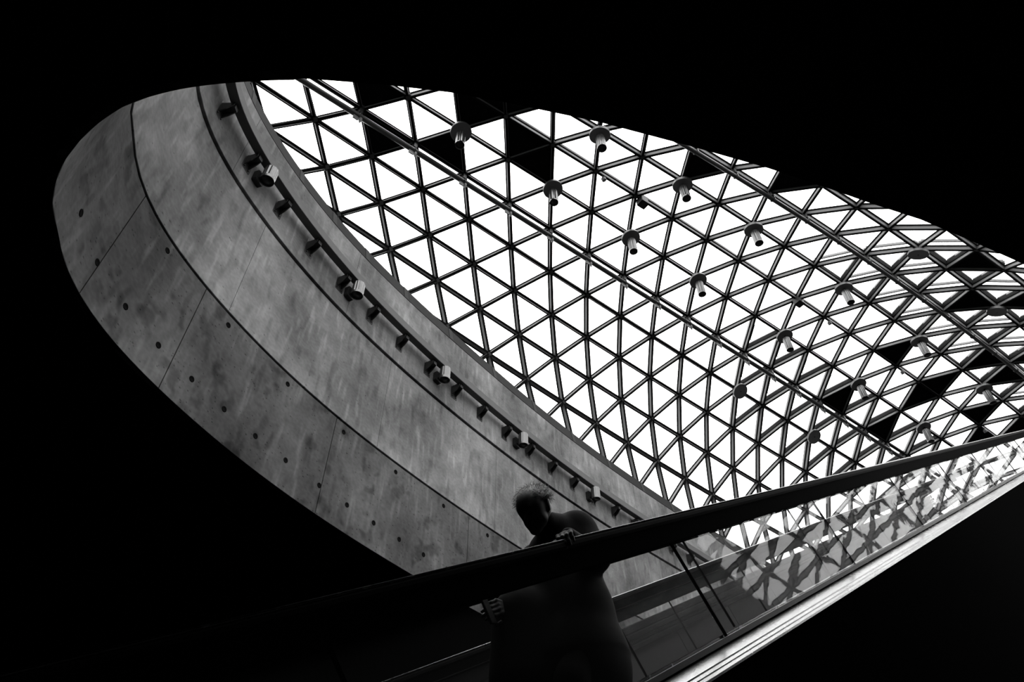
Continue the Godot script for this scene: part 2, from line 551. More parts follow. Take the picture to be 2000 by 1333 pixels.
func build_roof() -> void:
	var roof := thing("glass_roof", "steel and glass vault of triangular panes above the opening", "glass roof", "", "structure")
	var bm := bar_mesh(0.082, 0.12)
	var fam := [["long_bar", 1, 0], ["cross_bar", 0, 1], ["diagonal_bar", -1, 1]]
	for f in fam:
		var list := []
		for j in range(J0, J1 + 1):
			for i in range(I0, I1 + 1):
				var i2: int = i + f[1]; var j2: int = j + f[2]
				if i2 > I1 or j2 > J1 or i2 < I0: continue
				var a := vault(i, j); var b := vault(i2, j2)
				var n := (vault_normal(i, j) + vault_normal(i2, j2)).normalized()
				list.append([seen_size((a + b) / 2, a.distance_to(b)), between(a, b, n, 0.07)])
		list.sort_custom(func(x, y): return x[0] > y[0])
		var rest := []
		for k in list.size():
			if k < 300 and list[k][0] > 0.0:
				var o := put(f[0], bm, roof)
				o.transform = list[k][1]
			else: append_mesh(rest, bm, list[k][1])
		stuff(f[0] + "_rest", rest, [M.steel, M.gasket], roof)
	# nodes
	var hubs := MB.new()
	hubs.lathe(Vector3(0, -0.125, 0), Vector3.UP, [[0.085, 0.0], [0.108, 0.02], [0.108, 0.155]], 12)
	var hm := hubs.mesh(M.hub)
	var hl := []
	for j in range(J0, J1 + 1):
		for i in range(I0, I1 + 1):
			var a := vault(i, j); var n := vault_normal(i, j)
			var x := n.cross(Vector3.FORWARD).normalized()
			hl.append([seen_size(a, 1.0), Transform3D(Basis(x, n, x.cross(n)), a)])
	hl.sort_custom(func(x, y): return x[0] > y[0])
	var hr := []
	for k in hl.size():
		if k < 300 and hl[k][0] > 0.0: put("hub", hm, roof).transform = hl[k][1]
		else: append_mesh(hr, hm, hl[k][1])
	stuff("hub_rest", hr, [M.hub], roof)
	# panes, clear or blanked off
	var pl := []
	for j in range(J0, J1):
		for i in range(I0, I1):
			for up in 2:
				var q := [Vector2(i, j), Vector2(i + 1, j), Vector2(i, j + 1)] if up == 0 else [Vector2(i + 1, j), Vector2(i + 1, j + 1), Vector2(i, j + 1)]
				var dark := false
				for d in BLINDS:
					if d[0] == up and d[1] == i and d[2] == j: dark = true
				var c := Vector3.ZERO
				for p in q: c += vault(p.x, p.y) / 3.0
				pl.append([1e6 if dark else seen_size(c, 1.0), q, dark])
	pl.sort_custom(func(x, y): return x[0] > y[0])
	var pr := MB.new()
	var shown := 0
	for e in pl:
		var mb := MB.new()
		pane(mb, e[1], 0.052 if not e[2] else 0.03, 0.016 if not e[2] else -0.05, 0.034)
		if e[2]:
			tag(put("blank_panel", mb.mesh(M.blind), roof), "opaque black panel in place of glass")
		elif e[0] > 0.0 and shown < 300:
			shown += 1
			put("glass_pane", mb.mesh(M.pane), roof)
		else: pr.v.append_array(mb.v)
	tag(put("glass_pane_rest", pr.mesh(M.pane, false, false), roof), "", "", "", "stuff")
	# opening vents on the right: upstands outside some of the bars, with a frame on top
	var fb := MB.new()
	fb.bevel_box(Vector3.ZERO, Vector3(0, 0.045, 0), Vector3(0, 0, 0.034), Vector3(0.5, 0, 0), 0.008)
	var fm := fb.mesh(M.frame)
	var ub := MB.new()
	ub.box(Vector3(0, -0.10, 0), Vector3(0.5, 0, 0), Vector3(0, 0.085, 0), Vector3(0, 0, 0.045))
	var um := ub.mesh(M.blind)
	for j in range(-7, 3):
		for i in range(6, 24):
			for v in [[1, 0], [0, 1], [-1, 1]]:
				var i2: int = i + v[0]; var j2: int = j + v[1]
				var low: bool = j >= -1 and j2 <= 2
				var high: bool = j2 <= -3
				var solid := false; var open := false
				if v[0] == 1:
					solid = high and j >= -5 and i + j >= 8
				elif v[0] == 0:
					solid = high and j >= -6 and i + j >= 8
					open = low and i >= 10
				else:
					solid = low and i2 >= 10
					open = high and j >= -6 and i + j >= 8
				if not (solid or open): continue
				var a := vault(i, j); var b := vault(i2, j2)
				if seen_size((a + b) / 2, 1.0) <= 0.0: continue
				var n := (vault_normal(i, j) + vault_normal(i2, j2)).normalized()
				var o := put("vent_frame", fm, roof)
				var lift := 0.12 if low and v[0] == 0 else 0.22
				o.transform = between(a + n * lift, b + n * lift, n, 0.05)
				var d := (b - a).normalized(); var sd := d.cross(n).normalized()
				if sd.x < 0: sd = -sd
				if solid:
					put("upstand", um, roof).transform = between(a + n * 0.22, b + n * 0.22, n, 0.05)
					if high and v[0] == 0:
						var ac := MB.new()
						ac.bevel_box(a + (b - a) * 0.45 + n * 0.17 - sd * 0.04, n * 0.03, sd * 0.025, d * 0.30, 0.006)
						put("vent_motor", ac.mesh(M.frame), roof)
				elif low:
					var hk := MB.new()
					var c := a + (b - a) * 0.45 + sd * 0.07 - n * 0.03
					hk.box(c, d * 0.30, sd * 0.035, n * 0.03)
					hk.tube([c + d * 0.27, c + d * 0.33 + sd * 0.05, c + d * 0.36 + sd * 0.11], 0.016, 6)
					put("vent_latch", hk.mesh(M.black_metal, false, false), roof)
	# thin lightning rods beside one long line of bars
	for i in range(3, 22):
		var a := vault(i, -2); var b := vault(i + 1, -2)
		if seen_size((a + b) / 2, 1.0) <= 0.0: continue
		var t := MB.new()
		t.tube([a + Vector3(0, 0.24, 0), b + Vector3(0, 0.24, 0)], 0.03, 6)
		put("wire", t.mesh(M.wire, true), roof)

func stuff(called: String, tools: Array, mats: Array, parent: Node) -> void:
	if tools.is_empty(): return
	var m := ArrayMesh.new()
	for k in tools.size():
		m.add_surface_from_arrays(Mesh.PRIMITIVE_TRIANGLES, tools[k].commit_to_arrays())
		m.surface_set_material(k, mats[k])
	tag(put(called, m, parent), "", "", "", "stuff")

func pane(mb: MB, q: Array, inset: float, h0: float, h1: float) -> void:
	var p := []; var n := Vector3.ZERO
	for k in 3:
		p.append(vault(q[k].x, q[k].y))
		n += vault_normal(q[k].x, q[k].y)
	n = n.normalized()
	var c: Vector3 = (p[0] + p[1] + p[2]) / 3.0
	var r := 0.43
	var a := []; var b := []
	for k in 3:
		var v: Vector3 = c + (p[k] - c) * (1.0 - inset / r)
		a.append(v + n * h0); b.append(v + n * h1)
	if (a[1] - a[0]).cross(a[2] - a[0]).dot(n) < 0:
		var t = a[1]; a[1] = a[2]; a[2] = t
		t = b[1]; b[1] = b[2]; b[2] = t
	mb.sweep([a, b])

# ------------------------------------------------------------------ escalators
func along(mb: MB, prof: Array, s0: float, s1: float) -> void:     # prof: (p, c) pairs swept up the incline
	var a := []; var b := []
	for q in prof:
		a.append(esc(s0, q[1], q[0])); b.append(esc(s1, q[1], q[0]))
	mb.sweep([a, b])

func rail_prof(p: float, top: float, w: float, t: float) -> Array:
	var e := 0.014
	return [[p - w / 2 + e, top], [p + w / 2 - e, top], [p + w / 2 - e * 0.3, top - e * 0.3], [p + w / 2, top - e], [p + w / 2, top - t + e], [p + w / 2 - e, top - t], [p - w / 2 + e, top - t], [p - w / 2, top - t + e], [p - w / 2, top - e], [p - w / 2 + e * 0.3, top - e * 0.3]]

func balustrade(e: Node3D, p: float, top: float, thick: float, low: float, foot: float, s0: float, s1: float, seam0: float, pitch: float, glass: Material) -> void:
	var r := MB.new()
	along(r, rail_prof(p, top, 0.085, thick), s0, s1)
	put("handrail", r.mesh(M.rubber), e)
	if thick > 0.03:
		var bead := MB.new()
		bead.tube([esc(s0, top + 0.001, p - 0.036), esc(s1, top + 0.001, p - 0.036)], 0.0055, 8)
		put("edge_trim", bead.mesh(M.stainless, true), e)
	var g := MB.new()
	along(g, [[p - 0.028, top - thick], [p + 0.028, top - thick], [p + 0.028, low], [p - 0.028, low]], s0 + 0.05, s1 - 0.05)
	put("handrail_guide", g.mesh(M.profile), e)
	# glass between joints square to the incline
	var s: float = seam0 - pitch * ceil((seam0 - s0) / pitch)
	while s < s1 - 0.3:
		var a := maxf(s + 0.006, s0 + 0.1); var b := minf(s + pitch - 0.006, s1 - 0.1)
		if b - a > 0.2:
			var gl := MB.new()
			var k := 0.56
			var h := low - foot
			var fr := [esc(a, low, p - 0.006), esc(b, low, p - 0.006), esc(b + h * k, foot, p - 0.006), esc(a + h * k, foot, p - 0.006)]
			var bk := []
			for q in fr: bk.append(q + NH * 0.012)
			gl.sweep([fr, bk])
			put("glass_panel", gl.mesh(glass), e)
			var jt := MB.new()
			var j0 := esc(a - 0.006, low, p); var j1 := esc(a - 0.006 + h * k, foot, p)
			var dd := esc(1, 0, 0) - esc(0, 0, 0)
			jt.box((j0 + j1) / 2, (j1 - j0) / 2, NH * 0.007, dd.normalized() * 0.0055)
			put("glass_joint", jt.mesh(M.profile), e)
		s += pitch

func steps(e: Node3D, p0: float, p1: float, c: float, s0: float, s1: float) -> void:
	var run := 0.40
	var rise := run * SLOPE
	var st := MB.new()
	st.box(Vector3(0, -0.02, 0), DH * run * 0.5, Vector3(0, 0.02, 0), NH * (p1 - p0) / 2)
	st.box(Vector3(0, -0.04 - rise / 2, 0) - DH * (run * 0.5 - 0.015), DH * 0.015, Vector3(0, rise / 2, 0), NH * (p1 - p0) / 2)
	for k in 14:
		var z := (p0 - p1) / 2 + (p1 - p0) * (k + 0.5) / 14
		st.box(Vector3(0, 0.004, 0) + NH * z, DH * (run * 0.48), Vector3(0, 0.004, 0), NH * 0.008)
	var m := st.mesh(M.step, false, false)
	var s := s0
	while s < s1:
		var o := put("step", m, e)
		o.position = esc(s, c, (p0 + p1) / 2)
		s += run

func build_escalators() -> void:
	var e := thing("escalator", "nearest escalator, with thick black handrail, glass sides and bright steel deck strip", "escalator")
	var s0 := -2.1; var s1 := 20.0
	var top := 0.50
	balustrade(e, 2.1, top, 0.045, 0.342, -0.285, s0, s1, 2.84, 1.88, M.balustrade)
	balustrade(e, 2.97, top, 0.026, 0.468, -0.33, s0, s1, 2.3, 1.88, M.inner_glass)
	# outer deck strip of brushed steel, with grooves
	for q in [[2.085, -0.288, 1.985, -0.333], [1.983, -0.340, 1.962, -0.352], [1.960, -0.358, 1.940, -0.370]]:
		var d := MB.new()
		along(d, [[q[0], q[1]], [q[2], q[3]], [q[2], q[3] - 0.012], [q[0], q[1] - 0.012]], s0, s1)
		put("deck_strip", d.mesh(M.stainless), e)
	var cl := MB.new()
	along(cl, [[2.09, -0.30], [1.945, -0.378], [1.945, -2.9], [3.16, -2.9], [3.16, -0.40], [2.98, -0.34], [2.88, -0.34], [2.88, -0.62], [2.2, -0.62], [2.2, -0.30]], s0 + 0.3, s1)
	put("truss_cladding", cl.mesh(M.cladding, false, true), e)
	# glass clamp and inner deck
	var k1 := MB.new()
	along(k1, [[2.065, -0.284], [2.065, -0.255], [2.092, -0.255], [2.092, -0.284]], s0, s1)
	put("glass_clamp", k1.mesh(M.black_metal), e)
	var k2 := MB.new()
	along(k2, [[2.112, -0.243], [2.175, -0.268], [2.175, -0.295], [2.112, -0.285]], s0, s1)
	put("inner_deck", k2.mesh(M.stainless), e)
	steps(e, 2.22, 2.86, -0.60, -1.7, 19.8)

	var f := thing("escalator_001", "second escalator beyond the nearest, its black handrails seen through the front glass", "escalator")
	balustrade(f, 3.45, 0.262, 0.045, 0.168, -0.58, s0, s1, 1.9, 1.88, M.inner_glass)
	balustrade(f, 4.72, 0.247, 0.045, 0.088, -0.58, s0, s1, 2.4, 1.88, M.inner_glass)
	var fc := MB.new()
	along(fc, [[3.35, -0.60], [3.35, -1.6], [4.85, -1.6], [4.85, -0.60], [4.62, -0.60], [4.62, -0.86], [3.55, -0.86], [3.55, -0.60]], s0 + 0.3, s1)
	put("truss_cladding", fc.mesh(M.cladding), f)
	steps(f, 3.58, 4.60, -0.84, -1.9, 19.8)

	# dark panelled parapet that follows the incline behind the escalators
	var pr := thing("stair_parapet", "dark panelled parapet sloping up behind the two escalators", "parapet")
	var pp := 5.55
	var ledges := [[0.020, -0.085, 0.0], [-0.090, -0.165, -0.03], [-0.170, -0.215, 0.0], [-0.220, -0.30, -0.025]]
	for q in ledges:
		var l := MB.new()
		along(l, rail_prof(pp + q[2], q[0], 0.09, q[0] - q[1]), s0, s1)
		put("ledge", l.mesh(M.rubber), pr)
	var s := 0.8
	while s < s1 - 1.3:
		var mb := MB.new()
		var a := s + 0.008; var b := s + 1.292
		var q := [esc(a, -0.30, pp), esc(b, -0.30, pp), esc(b + 0.5, -1.25, pp), esc(a + 0.5, -1.25, pp)]
		var bk := []
		for x in q: bk.append(x + NH * 0.03)
		mb.sweep([q, bk])
		put("parapet_panel", mb.mesh(M.parapet), pr)
		s += 1.3
	var core := MB.new()
	along(core, [[pp + 0.035, -0.05], [pp + 0.035, -1.8], [pp + 0.15, -1.8], [pp + 0.15, -0.05]], s0, s1)
	put("parapet_core", core.mesh(M.cladding), pr)

# ------------------------------------------------------------------ rail, lamps and pipes
func build_fittings() -> void:
	build_wall_rail()
	build_wall_lamps()
	build_pipes()
	build_spotlights()

func build_wall_rail() -> void:
	var r := thing("wall_rail", "dark steel rail on brackets running along the curved concrete wall", "rail")
	var mb := MB.new()
	var rings := []
	var y := 7.82 + EYE
	var s := -1.6
	while s < 17.5:
		var ring := []
		for q in [[0.145, -0.055], [0.255, -0.055], [0.26, -0.05], [0.26, 0.085], [0.255, 0.09], [0.145, 0.09], [0.14, 0.085], [0.14, -0.05]]:
			ring.append(wall_xyz(s, y + q[1], q[0]))
		rings.append(ring)
		s += 0.15
	mb.sweep(rings)
	put("rail_bar", mb.mesh(M.rail), r)
	for k in range(-2, 23):
		var b := MB.new()
		var t := 1.48 + 0.718 * k
		var w := wall_at(t)
		var n := Vector3(w[1].x, 0, w[1].y)
		var d := Vector3(-w[1].y, 0, w[1].x)
		var c := wall_xyz(t, 7.665 + EYE, 0.03)
		b.bevel_box(c, d * 0.082, Vector3(0, 0.15, 0), n * 0.012, 0.012)
		for q in [-0.045, 0.045]:             # two gusset plates carry the rail
			var o0: Vector3 = c + d * q
			var g := [o0 + Vector3(0, 0.10, 0), o0 - Vector3(0, 0.10, 0), o0 - Vector3(0, 0.04, 0) + n * 0.10, o0 + Vector3(0, 0.04, 0) + n * 0.17, o0 + Vector3(0, 0.10, 0) + n * 0.17]
			var g2 := []
			for v in g: g2.append(v + d * 0.012)
			b.sweep([g, g2])
		b.bevel_box(c + Vector3(0, 0.045, 0) + n * 0.09, d * 0.035, Vector3(0, 0.03, 0), n * 0.09, 0.006)
		for q in [[-0.045, 0.105], [0.045, 0.105], [-0.045, -0.105], [0.045, -0.105]]:
			b.lathe(c + d * q[0] + Vector3(0, q[1], 0) + n * 0.012, n, [[0.012, 0.0], [0.012, 0.012], [0.006, 0.016]], 8)
		put("bracket", b.mesh(M.bracket, false, false), r)

func lamp_parts(t: Node3D, r: float, l: float, top: Vector3, flutes: float) -> void:
	var body := MB.new()
	body.lathe(top - Vector3(0, l, 0), Vector3.UP, [[r * 0.80, 0.03], [r, 0.0], [r, l * 0.995], [r * 0.9, l]] if flutes == 0.0 else [[r * 0.82, 0.03, 1], [r, 0.0, 1], [r, 0.04, 1], [r, 0.05], [r, l - 0.01], [r * 0.9, l, 1]], 28, flutes)
	put("lamp_body", body.mesh(M.lamp_metal, false, true), t)
	var lens := MB.new()
	lens.lathe(top - Vector3(0, l - 0.002, 0), Vector3.UP, [[r * 0.5, 0.0], [r * 0.55, 0.012], [r * 0.78, 0.012], [r * 0.78, 0.03]], 20)
	put("lens", lens.mesh(M.lamp_dark, true), t)

func build_wall_lamps() -> void:
	var at := [2.41, 4.54, 6.74, 8.99, 11.35]
	var words := ["uppermost ribbed cylinder lamp under the wall rail, nearest the black ceiling edge", "second ribbed cylinder lamp down the concrete wall rail from the top", "middle one of the five cylinder lamps along the concrete wall", "fourth cylinder lamp down the wall, above the person's head", "lowest cylinder lamp on the wall, right above the person's shoulder"]
	for k in at.size():
		var t := thing("wall_lamp", words[k], "lamp", "cylinder lamps along the concrete wall")
		var w := wall_at(at[k])
		var n := Vector3(w[1].x, 0, w[1].y)
		var d := Vector3(-w[1].y, 0, w[1].x)
		var c := wall_xyz(at[k], 7.62 + EYE, 0.0)
		t.position = c
		var box := MB.new()
		box.bevel_box(n * 0.055, d * 0.075, Vector3(0, 0.095, 0), n * 0.055, 0.015)
		box.bevel_box(n * 0.125, d * 0.04, Vector3(0, 0.05, 0), n * 0.03, 0.01)
		put("mounting_box", box.mesh(M.bracket, false, false), t)
		lamp_parts(t, 0.09, 0.25, n * 0.235 + Vector3(0, 0.125, 0), 0.10 if k < 2 else 0.04)

func build_pipes() -> void:
	var rows := [[0, -3, 20, 0.078, "long round pipe hung on clips under the middle of the glass roof", 0.42], [-4, 3, 22, 0.066, "thinner pipe hung on brackets along the upper right of the glass roof", 0.48]]
	for r in rows:
		var t := thing("roof_pipe", r[4], "pipe")
		var path := []
		for i in range(r[1], r[2] + 1): path.append(vault(i, r[0]) - Vector3(0, r[5], 0))
		var mb := MB.new()
		mb.tube(path, r[3], 14)
		put("tube", mb.mesh(M.pipe, true), t)
		for i in range(r[1], r[2] + 1):
			var a := vault(i, r[0]); var n := Vector3.UP
			if seen_size(a, 1.0) <= 0.0 and seen_size(vault(i, r[0]) - n * 0.4, 1.0) <= 0.0: continue
			var c: Vector3 = a - n * r[5]
			var d := (vault(i + 0.5, r[0]) - vault(i - 0.5, r[0])).normalized()
			var sd := d.cross(n).normalized()
			var b := MB.new()
			b.bevel_box(a - n * (0.10 + (r[5] - 0.10) / 2), d * 0.075, n * ((r[5] - 0.10) / 2), sd * 0.016, 0.006)
			b.bevel_box(a - n * (r[5] * 0.5), d * 0.05, n * (r[5] * 0.25), sd * 0.07, 0.01)
			var ring := []
			for k in 13: ring.append(c + (n * cos(TAU * k / 12) + sd * sin(TAU * k / 12)) * (r[3] + 0.012))
			b.tube(ring, 0.014, 6)
			put("hanger", b.mesh(M.hub, false, false), t)
			if r[0] == 0:
				var g := MB.new()
				var q: Vector3 = c - n * (r[3] + 0.0)
				g.box(q - n * 0.07 - d * 0.07, d * 0.075, n * 0.08, sd * 0.015)
				g.lathe(q + d * 0.06, -n, [[0.05, 0.0], [0.05, 0.08], [0.015, 0.20]], 10)
				put("clip", g.mesh(M.steel, false, false), t)
			else:
				var g := MB.new()
				var q: Vector3 = c + d * 0.16 + n * 0.02
				g.box(q, d * 0.20, n * 0.03, sd * 0.045)
				g.box(c + d * 0.10 + n * 0.14, d * 0.025, n * 0.14, sd * 0.04)
				put("clip", g.mesh(M.steel, false, false), t)

func build_spotlights() -> void:
	var low := [2, 4, 6, 8, 11, 14, 17]
	var high := [5, 7, 9, 12, 15, 18]
	var ord := ["first", "second", "third", "fourth", "fifth", "sixth", "seventh"]
	for r in [[-1, low, "lower"], [-3, high, "upper"]]:
		for k in r[1].size():
			var i: int = r[1][k]
			var extra: String = " and last" if k == r[1].size() - 1 else ""
			var t := thing("roof_spotlight", "cylinder spotlight under a round plate, %s from left in the %s roof row" % [ord[k] + extra, r[2]], "spotlight", "spotlights hung from the glass roof")
			roof_plate(t, i, r[0], true)
	for q in [[10, 1, "round plate without a lamp on the glass roof, the left one below the long pipe"], [13, 1, "round plate without a lamp on the glass roof, the right one below the long pipe"], [13, -5, "round lampless plate at the upper right of the glass roof, left one"], [16, -5, "round lampless plate at the upper right of the glass roof, right one"]]:
		var t := thing("node_plate", q[2], "cover plate", "round plates without lamps")
		roof_plate(t, q[0], q[1], false)
	for q in [[6.16, "dark square junction box below the glass roof, upper of the two"], [11.0, "dark square junction box below the glass roof, lower of the two"]]:
		var t := thing("junction_box", q[1], "box", "junction boxes on the glass roof")
		var a := vault(q[0], -2); var n := vault_normal(q[0], -2)
		t.position = a
		var d := (vault(q[0] + 0.5, -2) - vault(q[0] - 0.5, -2)).normalized()
		var mb := MB.new()
		mb.bevel_box(-n * 0.24, d * 0.15, d.cross(n).normalized() * 0.13, n * 0.12, 0.02)
		put("housing", mb.mesh(M.black_metal), t)
		var cv := MB.new()
		cv.bevel_box(-n * 0.365, d * 0.11, d.cross(n).normalized() * 0.09, n * 0.008, 0.02)
		put("lid", cv.mesh(M.bracket), t)
	var sw := ["uppermost tiny sensor under the glass roof bars, left of the upper junction box", "tiny sensor under the glass roof bars, just right of the lower junction box", "tiny sensor under the glass roof beside a black triangular panel", "lowest tiny sensor under the glass roof, near the escalator handrail"]
	var si := [5.15, 12.12, 15.15, 19.15]
	for k in 4:
		var t := thing("roof_sensor", sw[k], "sensor", "small sensors on the glass roof")
		var a := vault(si[k], -2); var n := vault_normal(si[k], -2)
		t.position = a
		var d := (vault(si[k] + 0.5, -2) - vault(si[k] - 0.5, -2)).normalized()
		var st := MB.new()
		st.tube([-n * 0.10, -n * 0.22], 0.02, 8)
		put("stem", st.mesh(M.bracket, true), t)
		var hd := MB.new()
		hd.lathe(-n * 0.22, (-n + d * 0.6 - Vector3(0, 0.3, 0)).normalized(), [[0.03, 0.0], [0.07, 0.04], [0.07, 0.13], [0.05, 0.135]], 12)
		put("head", hd.mesh(M.lamp_plate), t)

func roof_plate(t: Node3D, i: int, j: int, lamp: bool) -> void:
	var a := vault(i, j); var n := vault_normal(i, j)
	t.position = a
	var pl := MB.new()
	pl.lathe(-n * 0.30, n, [[0.285, 0.0], [0.295, 0.006], [0.295, 0.09], [0.28, 0.10], [0.10, 0.10], [0.10, 0.2]], 32)
	put("round_plate", pl.mesh(M.lamp_plate), t)
	var sc := MB.new()
	sc.lathe(-n * 0.305, n, [[0.022, 0.0], [0.025, 0.01]], 10)
	put("screw", sc.mesh(M.lamp_dark), t)
	if not lamp: return
	var st := MB.new()
	st.lathe(-n * 0.29 - Vector3(0, 0.13, 0), Vector3.UP, [[0.05, 0.0], [0.05, 0.15]], 12)
	put("stem", st.mesh(M.lamp_dark, true), t)
	lamp_parts(t, 0.13, 0.58, -n * 0.29 - Vector3(0, 0.10, 0), 0.16)

# ------------------------------------------------------------------ the person: smooth fields meshed as surface nets
func field(p: Vector3, bones: Array, k: float) -> float:
	var d := 1e9
	for b in bones:
		var ab: Vector3 = b[1] - b[0]
		var t := clampf((p - b[0]).dot(ab) / maxf(ab.length_squared(), 1e-9), 0.0, 1.0)
		var q: float = (p - b[0] - ab * t).length() - lerpf(b[2], b[3], t)
		if b.size() > 4:                      # carve
			var hh := clampf(0.5 - 0.5 * (d + q) / b[4], 0.0, 1.0)
			d = lerpf(d, -q, hh) + b[4] * hh * (1.0 - hh)
		else:
			var h := clampf(0.5 + 0.5 * (d - q) / k, 0.0, 1.0)
			d = lerpf(d, q, h) - k * h * (1.0 - h)
	return d

func net(mb: MB, bones: Array, cell: float, k: float) -> void:
	var lo := Vector3.INF; var hi := -Vector3.INF
	for b in bones:
		if b.size() > 4: continue
		var r: float = maxf(b[2], b[3]) + k + cell * 2
		for q in 2:
			lo = lo.min(b[q] - Vector3.ONE * r); hi = hi.max(b[q] + Vector3.ONE * r)
	var n := Vector3i(((hi - lo) / cell).ceil()) + Vector3i.ONE
	var val := PackedFloat32Array(); val.resize(n.x * n.y * n.z); val.fill(1.0)
	var bs := 6
	for bz in range(0, n.z, bs):
		for by in range(0, n.y, bs):
			for bx in range(0, n.x, bs):
				var c := lo + Vector3(bx + bs * 0.5, by + bs * 0.5, bz + bs * 0.5) * cell
				var dd := field(c, bones, k)
				if absf(dd) > bs * cell * 0.95 + k * 0.5:
					if dd < 0:
						for z in range(bz, mini(bz + bs, n.z)):
							for y in range(by, mini(by + bs, n.y)):
								for x in range(bx, mini(bx + bs, n.x)): val[x + n.x * (y + n.y * z)] = -1.0
					continue
				for z in range(bz, mini(bz + bs, n.z)):
					for y in range(by, mini(by + bs, n.y)):
						for x in range(bx, mini(bx + bs, n.x)):
							val[x + n.x * (y + n.y * z)] = field(lo + Vector3(x, y, z) * cell, bones, k)
	var vert := {}
	var st := [1, n.x, n.x * n.y]
	for z in n.z - 1:
		for y in n.y - 1:
			for x in n.x - 1:
				var at := x + n.x * (y + n.y * z)
				var m := 0
				for q in 8:
					if val[at + (q & 1) + (q >> 1 & 1) * n.x + (q >> 2) * st[2]] < 0: m |= 1 << q
				if m == 0 or m == 255: continue
				var s := Vector3.ZERO; var cnt := 0
				for e in [[0, 1], [2, 3], [4, 5], [6, 7], [0, 2], [1, 3], [4, 6], [5, 7], [0, 4], [1, 5], [2, 6], [3, 7]]:
					var ia: int = e[0]; var ib: int = e[1]
					if (m >> ia & 1) == (m >> ib & 1): continue
					var va := val[at + (ia & 1) + (ia >> 1 & 1) * n.x + (ia >> 2) * st[2]]
					var vb := val[at + (ib & 1) + (ib >> 1 & 1) * n.x + (ib >> 2) * st[2]]
					var t := va / (va - vb)
					s += Vector3(ia & 1, ia >> 1 & 1, ia >> 2).lerp(Vector3(ib & 1, ib >> 1 & 1, ib >> 2), t)
					cnt += 1
				vert[at] = lo + (Vector3(x, y, z) + s / cnt) * cell
	for at in vert:
		for ax in 3:
			var u: int = st[(ax + 1) % 3]; var w: int = st[(ax + 2) % 3]
			var a := val[at]; var b := val[at + st[ax]]
			if (a < 0) == (b < 0): continue
			if not (vert.has(at - u) and vert.has(at - w) and vert.has(at - u - w)): continue
			var q := [vert[at], vert[at - u], vert[at - u - w], vert[at - w]]
			if a < 0: mb.quad(q[0], q[3], q[2], q[1])
			else: mb.quad(q[0], q[1], q[2], q[3])

func finger(o: Vector3, dirs: Array, lens: Array, r: float) -> Array:
	var out := []
	var p := o
	for k in dirs.size():
		var q: Vector3 = p + dirs[k].normalized() * lens[k]
		out.append([p, q, r * (1.0 - 0.08 * k), r * (0.94 - 0.09 * k)])
		p = q
	return out

func hand(wrist: Vector3, fwd: Vector3, palm_down: Vector3, side: Vector3, curl: Array, spread := 0.14) -> Array:
	# side points towards the thumb; palm_down away from the back of the hand
	var kn := wrist + fwd * 0.095
	var b := [[wrist - fwd * 0.03, wrist + fwd * 0.01, 0.026, 0.027]]
	for k in 4:
		var off := 0.031 - 0.0207 * k
		b.append([wrist + fwd * 0.02 + side * off * 0.6, kn + side * off - fwd * (0.004 * absf(k - 1.0)), 0.0165, 0.0125])
	var lens := [[0.040, 0.025, 0.02], [0.045, 0.029, 0.022], [0.041, 0.027, 0.021], [0.032, 0.021, 0.018]]
	for k in 4:
		var off := 0.031 - 0.0207 * k
		var f := fwd + side * (off * 4.0 * spread)
		var dirs := []
		for c in curl: dirs.append(f * cos(c) + palm_down * sin(c))
		b.append_array(finger(kn + side * off - fwd * (0.004 * absf(k - 1.0)), dirs, lens[k], 0.0098 if k < 3 else 0.0086))
	b.append_array(finger(wrist + fwd * 0.025 + side * 0.026 + palm_down * 0.006, [side * 0.75 + fwd * 0.65 + palm_down * 0.2, fwd * 0.85 + side * 0.35 + palm_down * 0.35, fwd * 0.8 + palm_down * 0.6], [0.042, 0.032, 0.025], 0.0125))
	return b

